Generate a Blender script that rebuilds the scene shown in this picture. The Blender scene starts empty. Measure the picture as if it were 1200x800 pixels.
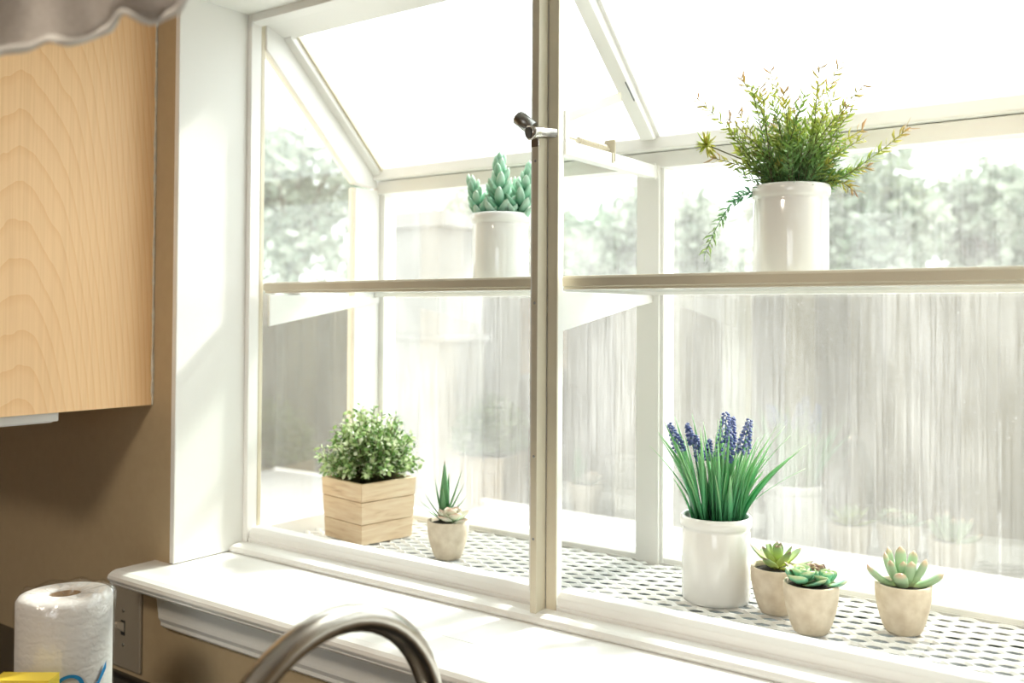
import bpy, math, random
from mathutils import Vector, Matrix
V = Vector
PI = math.pi
R = math.radians
random.seed(7)
S = bpy.context.scene
COL = S.collection

# ------------------------------------------------------------------ helpers
class MB:
    def __init__(s):
        s.v = []; s.f = []; s.a = []; s.sm = []
    def vert(s, p, a=0.0):
        s.v.append(tuple(p)); s.a.append(a); return len(s.v) - 1
    def face(s, idx, smooth=False):
        s.f.append(tuple(idx)); s.sm.append(smooth)
    def box(s, x0, x1, y0, y1, z0, z1):
        b = len(s.v)
        for z in (z0, z1):
            for (x, y) in ((x0, y0), (x1, y0), (x1, y1), (x0, y1)):
                s.vert((x, y, z))
        for q in ((3, 2, 1, 0), (4, 5, 6, 7), (0, 1, 5, 4), (1, 2, 6, 5), (2, 3, 7, 6), (3, 0, 4, 7)):
            s.face([b + i for i in q])
        return s
    def prism(s, poly, axis, a, b):
        """polygon (list of 2-tuples) extruded along an axis from a to b"""
        def pt(u, w, t):
            return {'x': (t, u, w), 'y': (u, t, w), 'z': (u, w, t)}[axis]
        n = len(poly); b0 = len(s.v)
        for t in (a, b):
            for (u, w) in poly: s.vert(pt(u, w, t))
        s.face([b0 + i for i in range(n)][::-1]); s.face([b0 + n + i for i in range(n)])
        for i in range(n):
            j = (i + 1) % n
            s.face((b0 + i, b0 + j, b0 + n + j, b0 + n + i))
        return s
    def lathe(s, prof, cx=0, cy=0, n=48, smooth=True):
        """profile (r, z) closed at both ends when r == 0"""
        rings = []
        for (r, z) in prof:
            if r < 1e-6: rings.append([s.vert((cx, cy, z))])
            else: rings.append([s.vert((cx + r * math.cos(2 * PI * k / n), cy + r * math.sin(2 * PI * k / n), z)) for k in range(n)])
        for A, B in zip(rings, rings[1:]):
            for k in range(n):
                m = (k + 1) % n
                if len(A) == 1 and len(B) == 1: continue
                if len(A) == 1: s.face((A[0], B[m], B[k]), smooth)
                elif len(B) == 1: s.face((A[k], A[m], B[0]), smooth)
                else: s.face((A[k], A[m], B[m], B[k]), smooth)
        return s
    def loft(s, pts, side, ws, ths, n=6, a0=0.0, a1=1.0, cup=0.0, smooth=True):
        """flattened tube along pts; half widths ws along side, half thicknesses ths"""
        P = [V(p) for p in pts]; m = len(P); rings = []
        for i in range(m):
            T = (P[min(i + 1, m - 1)] - P[max(i - 1, 0)])
            T = T.normalized() if T.length > 1e-9 else V((0, 0, 1))
            sd = V(side) - T * T.dot(V(side))
            sd = sd.normalized() if sd.length > 1e-6 else T.orthogonal().normalized()
            N = T.cross(sd)
            a = a0 + (a1 - a0) * i / max(1, m - 1)
            ring = []
            for k in range(n):
                t = 2 * PI * k / n
                c = math.cos(t)
                ring.append(s.vert(P[i] + sd * ws[i] * c + N * (ths[i] * math.sin(t) + cup * ws[i] * c * c), a))
            rings.append(ring)
        for A, B in zip(rings, rings[1:]):
            for k in range(n):
                q = (k + 1) % n
                s.face((A[k], A[q], B[q], B[k]), smooth)
        s.face(rings[0][::-1], smooth); s.face(rings[-1], smooth)
        return s
    def tube(s, pts, rads, n=8, a0=0.0, a1=1.0):
        if not isinstance(rads, (list, tuple)): rads = [rads] * len(pts)
        P = [V(p) for p in pts]; m = len(P); rings = []; up = None
        for i in range(m):
            T = (P[min(i + 1, m - 1)] - P[max(i - 1, 0)]).normalized()
            if up is None: up = T.orthogonal().normalized()
            up = (up - T * T.dot(up)).normalized(); bi = T.cross(up)
            a = a0 + (a1 - a0) * i / max(1, m - 1)
            rings.append([s.vert(P[i] + (up * math.cos(2 * PI * k / n) + bi * math.sin(2 * PI * k / n)) * rads[i], a) for k in range(n)])
        for A, B in zip(rings, rings[1:]):
            for k in range(n):
                q = (k + 1) % n
                s.face((A[k], A[q], B[q], B[k]), True)
        s.face(rings[0][::-1]); s.face(rings[-1])
        return s
    def ball(s, c, r, nu=8, nv=5, sz=1.0, a=0.0, axis=None):
        c = V(c); ax = V(axis).normalized() if axis is not None else V((0, 0, 1))
        e1 = ax.orthogonal().normalized(); e2 = ax.cross(e1)
        rings = []
        for i in range(nv + 1):
            th = PI * i / nv
            if i in (0, nv): rings.append([s.vert(c + ax * (r * sz * math.cos(th)), a)])
            else: rings.append([s.vert(c + ax * (r * sz * math.cos(th)) + (e1 * math.cos(2 * PI * k / nu) + e2 * math.sin(2 * PI * k / nu)) * (r * math.sin(th)), a) for k in range(nu)])
        for A, B in zip(rings, rings[1:]):
            for k in range(nu):
                q = (k + 1) % nu
                if len(A) == 1: s.face((A[0], B[k], B[q]), True)
                elif len(B) == 1: s.face((A[q], A[k], B[0]), True)
                else: s.face((A[q], A[k], B[k], B[q]), True)
        return s
    def leafquad(s, base, d, side, L, W, a=0.0, fold=0.15):
        """small oval leaf: six vertices, folded on its midrib"""
        d = V(d).normalized(); sd = V(side); sd = (sd - d * d.dot(sd)).normalized(); N = d.cross(sd)
        b = V(base)
        i0 = s.vert(b, a)
        m1 = s.vert(b + d * L * .5 - N * W * fold, a)
        l1 = s.vert(b + d * L * .35 + sd * W * .5, a); l2 = s.vert(b + d * L * .72 + sd * W * .42, a)
        r1 = s.vert(b + d * L * .35 - sd * W * .5, a); r2 = s.vert(b + d * L * .72 - sd * W * .42, a)
        t = s.vert(b + d * L, a)
        s.face((i0, m1, l1)); s.face((l1, m1, l2)); s.face((l2, m1, t)); s.face((i0, r1, m1)); s.face((r1, r2, m1)); s.face((r2, t, m1))
    def build(s, name, mat, parent=None, loc=None, bevel=0.0, seg=2, autosmooth=False):
        me = bpy.data.meshes.new(name)
        me.from_pydata(s.v, [], s.f); me.update()
        me.polygons.foreach_set('use_smooth', s.sm)
        at = me.attributes.new('tip', 'FLOAT', 'POINT'); at.data.foreach_set('value', s.a)
        me.materials.append(mat)
        o = bpy.data.objects.new(name, me); COL.objects.link(o)
        if parent is not None: o.parent = parent
        if loc is not None: o.location = loc
        if bevel > 0:
            b = o.modifiers.new('bevel', 'BEVEL'); b.width = bevel; b.segments = seg; b.limit_method = 'ANGLE'; b.angle_limit = R(40)
            b.harden_normals = False
        return o

def tag(o, label=None, cat=None, group=None, kind=None):
    if label: o['label'] = label
    if cat: o['category'] = cat
    if group: o['group'] = group
    if kind: o['kind'] = kind
    return o
def empty(name, loc=(0, 0, 0), rz=0, **k):
    o = bpy.data.objects.new(name, None); COL.objects.link(o)
    o.location = loc; o.rotation_euler = (0, 0, rz); o.empty_display_size = .02
    return tag(o, **k)

# ------------------------------------------------------------------ materials
def newmat(name):
    m = bpy.data.materials.new(name); m.use_nodes = True
    nt = m.node_tree; nt.nodes.clear()
    out = nt.nodes.new('ShaderNodeOutputMaterial')
    return m, nt, out
def N(nt, t, **k):
    n = nt.nodes.new(t)
    for a, b in k.items():
        if a == 'inp':
            for key, val in b.items(): n.inputs[key].default_value = val
        else: setattr(n, a, b)
    return n
def c4(c): return (c[0], c[1], c[2], 1)
def srgb(r, g, b):
    f = lambda u: (u / 255 / 12.92) if u / 255 <= .04045 else ((u / 255 + .055) / 1.055) ** 2.4
    return (f(r), f(g), f(b))
def ramp(nt, fac, stops):
    r = N(nt, 'ShaderNodeValToRGB')
    el = r.color_ramp.elements
    while len(el) < len(stops): el.new(.5)
    for e, (p, c) in zip(el, stops): e.position = p; e.color = c4(c)
    nt.links.new(fac, r.inputs[0]); return r.outputs[0]
def simple(name, col, rough=.5, metal=0, spec=.5, noise=0.0, nscale=20, bump=0.0, col2=None, coat=0, aniso=None):
    m, nt, out = newmat(name)
    p = N(nt, 'ShaderNodeBsdfPrincipled')
    p.inputs['Base Color'].default_value = c4(col); p.inputs['Roughness'].default_value = rough
    p.inputs['Metallic'].default_value = metal; p.inputs['Specular IOR Level'].default_value = spec
    p.inputs['Coat Weight'].default_value = coat
    tc = N(nt, 'ShaderNodeTexCoord')
    no = N(nt, 'ShaderNodeTexNoise'); no.inputs['Scale'].default_value = nscale; no.inputs['Detail'].default_value = 5
    nt.links.new(tc.outputs['Object'], no.inputs['Vector'])
    c2 = col2 if col2 else tuple(x * (1 - noise) for x in col)
    if noise > 0 or col2: nt.links.new(ramp(nt, no.outputs['Fac'], [(.3, col), (.7, c2)]), p.inputs['Base Color'])
    if bump > 0:
        b = N(nt, 'ShaderNodeBump'); b.inputs['Strength'].default_value = bump; b.inputs['Distance'].default_value = .002
        nt.links.new(no.outputs['Fac'], b.inputs['Height']); nt.links.new(b.outputs[0], p.inputs['Normal'])
    nt.links.new(p.outputs[0], out.inputs[0])
    return m

M = {}
M['white'] = simple('white_painted_metal', (.86, .855, .83), .32, noise=.04, nscale=6)
M['trimw'] = simple('white_gloss_paint', (.86, .86, .84), .28, noise=.02, nscale=4)
M['jamb'] = simple('white_wall_paint', (.83, .83, .80), .55, bump=.05, nscale=120)
M['bar'] = simple('cream_and_shaded_metal', (.70, .64, .50), .3, noise=.1, nscale=8)  # cream parts; also paints shade on the white mullion's front faces
M['mesh'] = simple('white_coated_mesh', (.80, .80, .78), .35)
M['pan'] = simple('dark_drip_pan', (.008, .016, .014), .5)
M['wall'] = simple('tan_wall_paint', srgb(182, 162, 130), .75, noise=.05, nscale=60, bump=.12)
M['ceil'] = simple('ceiling_paint', (.78, .78, .76), .8)
M['floor'] = simple('wood_floor', (.30, .22, .15), .4, noise=.3, nscale=9)
M['stone'] = simple('black_countertop', (.012, .012, .013), .18, col2=(.03, .03, .03), nscale=200)
M['steel'] = simple('brushed_steel', (.50, .47, .43), .24, metal=1.0)
M['dsteel'] = simple('dark_steel', (.33, .33, .32), .3, metal=1.0)
M['dark'] = simple('dark_plastic', (.03, .03, .028), .4)
M['soil'] = simple('dark_soil', (.035, .028, .02), .9, noise=.6, nscale=300, bump=.6)
M['plastic'] = simple('white_plastic', (.78, .78, .76), .35)
M['caulk'] = simple('old_caulk', (.70, .66, .56), .7, noise=.25, nscale=80)
M['crock'] = simple('glazed_white_ceramic', (.88, .875, .85), .12, spec=.6, coat=.5)
M['cement'] = simple('sandy_cement', srgb(232, 220, 200), .85, col2=srgb(206, 190, 166), nscale=55, bump=.35)
M['fence'] = None
M['plate'] = simple('almond_plastic_plate', (.32, .28, .22), .35)
M['yellow'] = simple('yellow_card', (.82, .62, .06), .5)
M['blue'] = simple('blue_print', (.015, .22, .50), .4)

def wood_mat():
    m, nt, out = newmat('maple_veneer')
    p = N(nt, 'ShaderNodeBsdfPrincipled'); p.inputs['Roughness'].default_value = .42
    tc = N(nt, 'ShaderNodeTexCoord')
    mp = N(nt, 'ShaderNodeMapping'); mp.inputs['Location'].default_value = (0, 1.3, .05); mp.inputs['Scale'].default_value = (1, 3.6, .62)
    nt.links.new(tc.outputs['Object'], mp.inputs[0])
    n1 = N(nt, 'ShaderNodeTexNoise'); n1.inputs['Scale'].default_value = 2.4; n1.inputs['Detail'].default_value = 2
    nt.links.new(mp.outputs[0], n1.inputs['Vector'])
    va = N(nt, 'ShaderNodeVectorMath', operation='MULTIPLY_ADD')
    nt.links.new(n1.outputs['Color'], va.inputs[0]); va.inputs[1].default_value = (0, .10, .10); nt.links.new(mp.outputs[0], va.inputs[2])
    w = N(nt, 'ShaderNodeTexWave', wave_type='RINGS', rings_direction='X', wave_profile='SAW')
    w.inputs['Scale'].default_value = 9; w.inputs['Distortion'].default_value = 1.6; w.inputs['Detail'].default_value = 2
    nt.links.new(va.outputs[0], w.inputs['Vector'])
    col = ramp(nt, w.outputs['Fac'], [(0, srgb(250, 212, 162)), (.7, srgb(249, 209, 158)), (1, srgb(243, 198, 143))])
    mp2 = N(nt, 'ShaderNodeMapping'); mp2.inputs['Scale'].default_value = (40, 260, 5)
    nt.links.new(tc.outputs['Object'], mp2.inputs[0])
    n2 = N(nt, 'ShaderNodeTexNoise'); n2.inputs['Scale'].default_value = 1; n2.inputs['Detail'].default_value = 3
    nt.links.new(mp2.outputs[0], n2.inputs['Vector'])
    mx = N(nt, 'ShaderNodeMixRGB', blend_type='MULTIPLY'); mx.inputs[0].default_value = .28
    nt.links.new(col, mx.inputs[1]); nt.links.new(ramp(nt, n2.outputs['Fac'], [(.35, (.78, .7, .6)), (.6, (1, 1, 1))]), mx.inputs[2])
    nt.links.new(mx.outputs[0], p.inputs['Base Color']); nt.links.new(p.outputs[0], out.inputs[0])
    return m
M['maple'] = wood_mat()

def crate_mat():
    m, nt, out = newmat('weathered_pale_wood')
    p = N(nt, 'ShaderNodeBsdfPrincipled'); p.inputs['Roughness'].default_value = .8
    tc = N(nt, 'ShaderNodeTexCoord')
    mp = N(nt, 'ShaderNodeMapping'); mp.inputs['Scale'].default_value = (14, 14, 130)
    nt.links.new(tc.outputs['Object'], mp.inputs[0])
    n1 = N(nt, 'ShaderNodeTexNoise'); n1.inputs['Scale'].default_value = 1; n1.inputs['Detail'].default_value = 6; n1.inputs['Distortion'].default_value = .6
    nt.links.new(mp.outputs[0], n1.inputs['Vector'])
    nt.links.new(ramp(nt, n1.outputs['Fac'], [(.25, srgb(196, 166, 130)), (.42, srgb(226, 200, 166)), (.7, srgb(238, 220, 190))]), p.inputs['Base Color'])
    b = N(nt, 'ShaderNodeBump'); b.inputs['Strength'].default_value = .4; b.inputs['Distance'].default_value = .001
    nt.links.new(n1.outputs['Fac'], b.inputs['Height']); nt.links.new(b.outputs[0], p.inputs['Normal'])
    nt.links.new(p.outputs[0], out.inputs[0]); return m
M['crate'] = crate_mat()

def leaf_mat(name, stops, tips=None, rough=.45, trans=.35, attr_stops=None, tint=None, fine=0.0):
    """stops: colour ramp over per-leaf randomness; attr_stops: ramp over the 'tip' attribute"""
    m, nt, out = newmat(name)
    g = N(nt, 'ShaderNodeNewGeometry')
    col = ramp(nt, g.outputs['Random Per Island'], stops)
    if attr_stops:
        at = N(nt, 'ShaderNodeAttribute', attribute_name='tip')
        c2 = ramp(nt, at.outputs['Fac'], attr_stops)
        mx = N(nt, 'ShaderNodeMixRGB', blend_type='MULTIPLY'); mx.inputs[0].default_value = 1
        nt.links.new(col, mx.inputs[1]); nt.links.new(c2, mx.inputs[2]); col = mx.outputs[0]
    p = N(nt, 'ShaderNodeBsdfPrincipled'); p.inputs['Roughness'].default_value = rough
    nt.links.new(col, p.inputs['Base Color'])
    if trans > 0:
        t = N(nt, 'ShaderNodeBsdfTranslucent'); nt.links.new(col, t.inputs[0])
        mix = N(nt, 'ShaderNodeMixShader'); mix.inputs[0].default_value = trans
        nt.links.new(p.outputs[0], mix.inputs[1]); nt.links.new(t.outputs[0], mix.inputs[2])
        nt.links.new(mix.outputs[0], out.inputs[0])
    else: nt.links.new(p.outputs[0], out.inputs[0])
    return m
W1 = (1, 1, 1)
M['box_leaf'] = leaf_mat('boxwood_leaf', [(0, (.06, .15, .03)), (.3, (.18, .34, .09)), (.6, (.50, .65, .28)), (1, (.88, .92, .74))], trans=.3, rough=.35)
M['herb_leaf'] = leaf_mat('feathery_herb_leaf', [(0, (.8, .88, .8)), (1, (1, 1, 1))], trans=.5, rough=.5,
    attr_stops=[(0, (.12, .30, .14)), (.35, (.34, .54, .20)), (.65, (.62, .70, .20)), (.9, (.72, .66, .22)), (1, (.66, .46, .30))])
M['herb_flower'] = leaf_mat('yellow_green_tuft', [(0, (.50, .62, .10)), (1, (.80, .74, .20))], trans=.4)
M['herb_hang'] = leaf_mat('blue_green_sprig_leaf', [(0, (.8, .9, .8)), (1, (1, 1, 1))], trans=.3, attr_stops=[(0, (.06, .32, .17)), (.5, (.22, .58, .28)), (1, (.66, .76, .40))])
M['stem'] = simple('brown_green_stem', (.13, .12, .05), .7)
M['gstem'] = simple('green_stem', (.05, .20, .10), .5)
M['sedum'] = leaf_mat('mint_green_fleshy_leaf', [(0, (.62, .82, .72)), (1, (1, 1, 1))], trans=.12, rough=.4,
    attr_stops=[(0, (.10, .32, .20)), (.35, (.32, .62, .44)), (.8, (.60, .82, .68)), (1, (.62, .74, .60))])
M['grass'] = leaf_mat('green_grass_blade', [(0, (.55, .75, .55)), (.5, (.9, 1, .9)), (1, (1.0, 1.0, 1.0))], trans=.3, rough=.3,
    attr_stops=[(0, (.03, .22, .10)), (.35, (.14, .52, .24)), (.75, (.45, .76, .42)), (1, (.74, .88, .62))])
M['muscari'] = leaf_mat('blue_violet_flower', [(0, (.07, .10, .30)), (.6, (.18, .23, .50)), (1, (.45, .50, .74))], trans=.15, rough=.5)
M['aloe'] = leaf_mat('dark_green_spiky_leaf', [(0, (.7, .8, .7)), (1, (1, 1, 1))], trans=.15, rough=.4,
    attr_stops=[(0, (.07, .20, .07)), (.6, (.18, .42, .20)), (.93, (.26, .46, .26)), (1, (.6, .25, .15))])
M['pale'] = leaf_mat('pale_cream_rosette_leaf', [(0, (.85, .85, .82)), (1, (1, 1, 1))], trans=.2, rough=.5,
    attr_stops=[(0, (.42, .60, .42)), (.5, (.78, .82, .68)), (.85, (.88, .80, .70)), (1, (.88, .58, .46))])
M['agave'] = leaf_mat('yellow_green_rosette_leaf', [(0, (.8, .85, .8)), (1, (1, 1, 1))], trans=.2, rough=.35,
    attr_stops=[(0, (.82, .84, .20)), (.5, (.62, .74, .26)), (.85, (.34, .48, .22)), (1, (.34, .14, .13))])
M['eche'] = leaf_mat('green_rosette_leaf', [(0, (.75, .9, .8)), (1, (1, 1, 1))], trans=.12, rough=.35,
    attr_stops=[(0, (.70, .78, .34)), (.25, (.34, .66, .40)), (.68, (.24, .58, .40)), (.86, (.70, .80, .50)), (1, (.92, .88, .60))])
M['rosy'] = leaf_mat('small_maroon_edged_leaf', [(0, (.8, .8, .8)), (1, (1, 1, 1))], trans=.1, rough=.4,
    attr_stops=[(0, (.30, .48, .22)), (.6, (.25, .35, .18)), (.9, (.35, .20, .16)), (1, (.80, .70, .40))])
M['finger'] = leaf_mat('fleshy_pink_tipped_leaf', [(0, (.85, .9, .85)), (1, (1, 1, 1))], trans=.12, rough=.4,
    attr_stops=[(0, (.74, .80, .38)), (.35, (.40, .60, .34)), (.80, (.46, .62, .42)), (.95, (.72, .54, .38)), (1, (.82, .46, .36))])
M['tree_leaf'] = leaf_mat('tree_leaf', [(0, (.13, .17, .12)), (.6, (.27, .32, .24)), (1, (.52, .56, .46))], trans=.3, rough=.5)
M['bark'] = simple('bark', (.16, .13, .10), .9, noise=.4, nscale=20)

def glass_mat(name, haze_lo, haze_hi, f0=.06, streaky=True, tint=(.97, .99, .975), spots=True):
    """thin window glass: clear + facing-based reflection + dried water streaks that scatter light"""
    m, nt, out = newmat(name)
    L = nt.links.new
    tr = N(nt, 'ShaderNodeBsdfTransparent'); tr.inputs[0].default_value = c4(tint)
    gl = N(nt, 'ShaderNodeBsdfGlossy'); gl.inputs['Roughness'].default_value = .02
    lw = N(nt, 'ShaderNodeLayerWeight'); lw.inputs['Blend'].default_value = .5
    pw = N(nt, 'ShaderNodeMath', operation='POWER'); L(lw.outputs['Facing'], pw.inputs[0]); pw.inputs[1].default_value = 5
    ma = N(nt, 'ShaderNodeMath', operation='MULTIPLY_ADD', use_clamp=True); L(pw.outputs[0], ma.inputs[0]); ma.inputs[1].default_value = 1 - f0; ma.inputs[2].default_value = f0
    m1 = N(nt, 'ShaderNodeMixShader'); L(ma.outputs[0], m1.inputs[0]); L(tr.outputs[0], m1.inputs[1]); L(gl.outputs[0], m1.inputs[2])
    if haze_hi <= 0:
        L(m1.outputs[0], out.inputs[0]); return m
    tc = N(nt, 'ShaderNodeTexCoord')
    mp = N(nt, 'ShaderNodeMapping'); mp.inputs['Scale'].default_value = (240, 240, 6)
    L(tc.outputs['Object'], mp.inputs[0])
    n1 = N(nt, 'ShaderNodeTexNoise'); n1.inputs['Scale'].default_value = 1; n1.inputs['Detail'].default_value = 6; n1.inputs['Roughness'].default_value = .65
    L(mp.outputs[0], n1.inputs['Vector'])
    mp2 = N(nt, 'ShaderNodeMapping'); mp2.inputs['Scale'].default_value = (5, 5, 3.2)
    L(tc.outputs['Object'], mp2.inputs[0])
    n2 = N(nt, 'ShaderNodeTexNoise'); n2.inputs['Scale'].default_value = 1; n2.inputs['Detail'].default_value = 3
    L(mp2.outputs[0], n2.inputs['Vector'])
    s1 = N(nt, 'ShaderNodeMapRange'); s1.inputs['From Min'].default_value = .32; s1.inputs['From Max'].default_value = .78
    L(n1.outputs['Fac'], s1.inputs[0])
    s2 = N(nt, 'ShaderNodeMapRange'); s2.inputs['From Min'].default_value = .35; s2.inputs['From Max'].default_value = .68; s2.inputs['To Min'].default_value = .25
    L(n2.outputs['Fac'], s2.inputs[0])
    mu = N(nt, 'ShaderNodeMath', operation='MULTIPLY'); L(s1.outputs[0], mu.inputs[0]); L(s2.outputs[0], mu.inputs[1])
    fac = mu.outputs[0]
    if spots:
        vo = N(nt, 'ShaderNodeTexVoronoi'); vo.inputs['Scale'].default_value = 90
        L(tc.outputs['Object'], vo.inputs['Vector'])
        sp = N(nt, 'ShaderNodeMapRange'); sp.inputs['From Min'].default_value = .16; sp.inputs['From Max'].default_value = .10; sp.inputs['To Max'].default_value = .6
        L(vo.outputs['Distance'], sp.inputs[0])
        ad = N(nt, 'ShaderNodeMath', operation='MAXIMUM'); L(fac, ad.inputs[0]); L(sp.outputs[0], ad.inputs[1]); fac = ad.outputs[0]
    hz = N(nt, 'ShaderNodeMapRange'); hz.inputs['To Min'].default_value = haze_lo; hz.inputs['To Max'].default_value = haze_hi
    L(fac, hz.inputs[0])
    tl = N(nt, 'ShaderNodeBsdfTranslucent'); tl.inputs[0].default_value = (.9, .9, .88, 1)
    df = N(nt, 'ShaderNodeBsdfDiffuse'); df.inputs[0].default_value = (.85, .85, .83, 1)
    m0 = N(nt, 'ShaderNodeMixShader'); m0.inputs[0].default_value = .35; L(tl.outputs[0], m0.inputs[1]); L(df.outputs[0], m0.inputs[2])
    m2 = N(nt, 'ShaderNodeMixShader'); L(hz.outputs[0], m2.inputs[0]); L(m1.outputs[0], m2.inputs[1]); L(m0.outputs[0], m2.inputs[2])
    L(m2.outputs[0], out.inputs[0]); return m
M['glass'] = glass_mat('dirty_window_glass', .04, .29, f0=.085)
M['glass_side'] = glass_mat('side_window_glass', .06, .18, f0=.07)
M['glass_roof'] = glass_mat('roof_glass', .04, .22, f0=.05)
M['glass_shelf'] = glass_mat('shelf_glass', .03, .08, f0=.05, tint=(.95, .985, .965), spots=False)
M['glass_clear'] = glass_mat('clear_glass', 0, 0)

def fence_mat(name, base, dark, boards=7.2):
    m, nt, out = newmat(name)
    L = nt.links.new
    p = N(nt, 'ShaderNodeBsdfPrincipled'); p.inputs['Roughness'].default_value = .9
    g = N(nt, 'ShaderNodeNewGeometry')
    tc = N(nt, 'ShaderNodeTexCoord'); mp = N(nt, 'ShaderNodeMapping'); mp.inputs['Scale'].default_value = (25, 25, 2)
    L(tc.outputs['Object'], mp.inputs[0]); n = N(nt, 'ShaderNodeTexNoise'); n.inputs['Scale'].default_value = 1; n.inputs['Detail'].default_value = 5
    L(mp.outputs[0], n.inputs['Vector'])
    mx = N(nt, 'ShaderNodeMixRGB', blend_type='MULTIPLY'); mx.inputs[0].default_value = 1
    L(ramp(nt, n.outputs['Fac'], [(.3, dark), (.7, base)]), mx.inputs[1])
    L(ramp(nt, g.outputs['Random Per Island'], [(0, (.7, .7, .72)), (1, (1.1, 1.08, 1.0))]), mx.inputs[2])
    L(mx.outputs[0], p.inputs['Base Color']); L(p.outputs[0], out.inputs[0]); return m
M['fence_side'] = fence_mat('side_fence_boards', (.19, .17, .135), (.13, .115, .09))  # side boards, a paler tone than the back fence
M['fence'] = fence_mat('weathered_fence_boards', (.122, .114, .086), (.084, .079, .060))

# ------------------------------------------------------------------ setting
WX = .66          # half width of the window opening
YW = -.143        # room face of the window wall
ZH = .96          # head of the opening
ZS = -.015        # top of the stool
def struct(o): o['kind'] = 'structure'; return o

mb = MB(); ZF, ZC = -1.14, 1.30
WO = WX + .012; mb.box(-2.6, -WO, YW, .02, ZF, ZC); mb.box(WO, 2.2, YW, .02, ZF, ZC); mb.box(-WO, WO, YW, .02, ZH + .012, ZC); mb.box(-WO, WO, YW, .02, ZF, ZS - .026)
struct(mb.build('wall_window', M['wall']))
struct(MB().box(-2.7, -2.6, -3.7, .02, ZF, ZC).build('wall_left', M['wall']))
struct(MB().box(2.2, 2.3, -3.7, .02, ZF, ZC).build('wall_right', M['wall']))
mb = MB(); mb.box(-2.7, .85, -3.8, -3.7, ZF, ZC); mb.box(2.15, 2.3, -3.8, -3.7, ZF, ZC); mb.box(.85, 2.15, -3.8, -3.7, 1.0, ZC); mb.box(.85, 2.15, -3.8, -3.7, ZF, -.20)  # opening added in the unseen rear wall to let in fill daylight
struct(mb.build('wall_rear', M['wall']))
struct(MB().box(-2.7, 2.3, -3.8, .02, ZF - .1, ZF).build('floor', M['floor']))
struct(MB().box(-2.7, 2.3, -3.8, .02, ZC, ZC + .1).build('ceiling', M['ceil']))
# white returns lining the recess
struct(MB().box(-WX - .012, -WX, YW - .0015, .02, ZS + .001, ZH + .012).build('trim_1', M['jamb'], bevel=.0015))
struct(MB().box(WX, WX + .012, YW - .0015, .02, ZS + .001, ZH + .012).build('trim_2', M['jamb'], bevel=.0015))
struct(MB().box(-WX, WX, YW - .0015, .02, ZH, ZH + .012).build('trim_3', M['jamb'], bevel=.0015))

# stool (inside window board) with moulded nose, and apron below it
st = empty('window_stool', (0, 0, 0)); struct(st); st.name = 'trim_4'
prof = [(YW - .083, ZS - .003), (YW - .088, ZS - .007), (YW - .0895, ZS - .012), (YW - .087, ZS - .016), (YW - .084, ZS - .018), (YW - .084, ZS - .021), (YW - .079, ZS - .0255), (-.14, ZS - .0255), (-.14, ZS), (YW - .074, ZS)]
mb = MB(); mb.prism(prof, 'x', -WX - .055, WX + .055)
mb2 = MB().box(-WX, WX, -.14, .005, ZS - .0255, ZS)
mb.build('board_nose', M['trimw'], st, bevel=.0012)
mb2.build('board', M['trimw'], st)
ap = [(YW, ZS - .026), (YW - .060, ZS - .026), (YW - .054, ZS - .040), (YW - .040, ZS - .052), (YW - .027, ZS - .060), (YW - .025, ZS - .075), (YW - .020, ZS - .090), (YW - .018, ZS - .098), (YW - .012, ZS - .106), (YW, ZS - .106)]
ap = [(YW, ZS - .026), (YW - .030, ZS - .026), (YW - .026, ZS - .050), (YW - .022, ZS - .078), (YW - .0215, ZS - .086), (YW - .017, ZS - .094), (YW - .017, ZS - .100), (YW - .010, ZS - .106), (YW, ZS - .106)]
MB().prism(ap, 'x', -WX - .012, WX + .012).build('apron', M['trimw'], st, bevel=.001)

# ------------------------------------------------------------------ the garden window
win = empty('window_1', (0, 0, 0)); struct(win)
YB = .335; YG = .362         # inner face of back frame, back glass
XI = .645                    # inner face of side frames
ZR = .668                    # top of back frame
def P(name, mb, mat='white', bevel=.0015, parent=win, **k): return mb.build(name, M[mat], parent, bevel=bevel, **k)
# front frame against the jambs
for sx in (-1, 1):
    a, b = sorted((sx * WX, sx * (WX - .011)))
    P('frame_stile', MB().box(a, b, -.001, .022, -.002, ZH))
    a, b = sorted((sx * WX, sx * (XI + .0035)))
    P('frame_jamb', MB().box(a, b, .0215, .031, -.002, ZH), 'bar')
# bottom: rounded threshold moulding then sash rail
P('threshold', MB().prism([(-.030, -.0148), (-.032, -.010), (-.028, -.005), (-.020, -.002), (.0, -.001), (.004, -.001), (.004, -.0148)], 'x', -WX, WX))
for (a, b) in ((-.6485, -.022), (.0195, .6485)):
    P('bottom_rail', MB().prism([(.002, .0005), (.001, .004), (.004, .0045), (.004, .010), (.0035, .016), (.012, .0235), (.036, .0235), (.036, -.006), (.002, -.006)], 'x', a, b))
# head
P('head_rail', MB().prism([(0, ZH), (0, ZH - .014), (.020, ZH - .018), (.026, ZH - .012), (.060, ZH - .024), (.078, ZH - .030), (.078, ZH + .006), (0, ZH + .006)], 'x', -WX, WX))
# centre mullion: projecting rib and stepped stiles
mul = P('mullion', MB().box(-.030, -.0088, .0052, .040, -.002, ZH))
MB().box(-.0086, .0018, -.022, .0015, -.012, ZH).build('mullion_rib', M['bar'], mul, bevel=.0008)  # cream puts the shade of the room-facing side into the colour
MB().box(.0022, .0190, .002, .005, -.002, ZH).build('mullion_stile', M['bar'], mul, bevel=.0008)
MB().box(-.0215, -.0090, .002, .005, -.002, ZH).build('mullion_stile', M['bar'], mul, bevel=.0008)
MB().box(-.0085, .006, .0052, .038, -.002, ZH).build('mullion_core', M['white'], mul, bevel=.0008)
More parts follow.
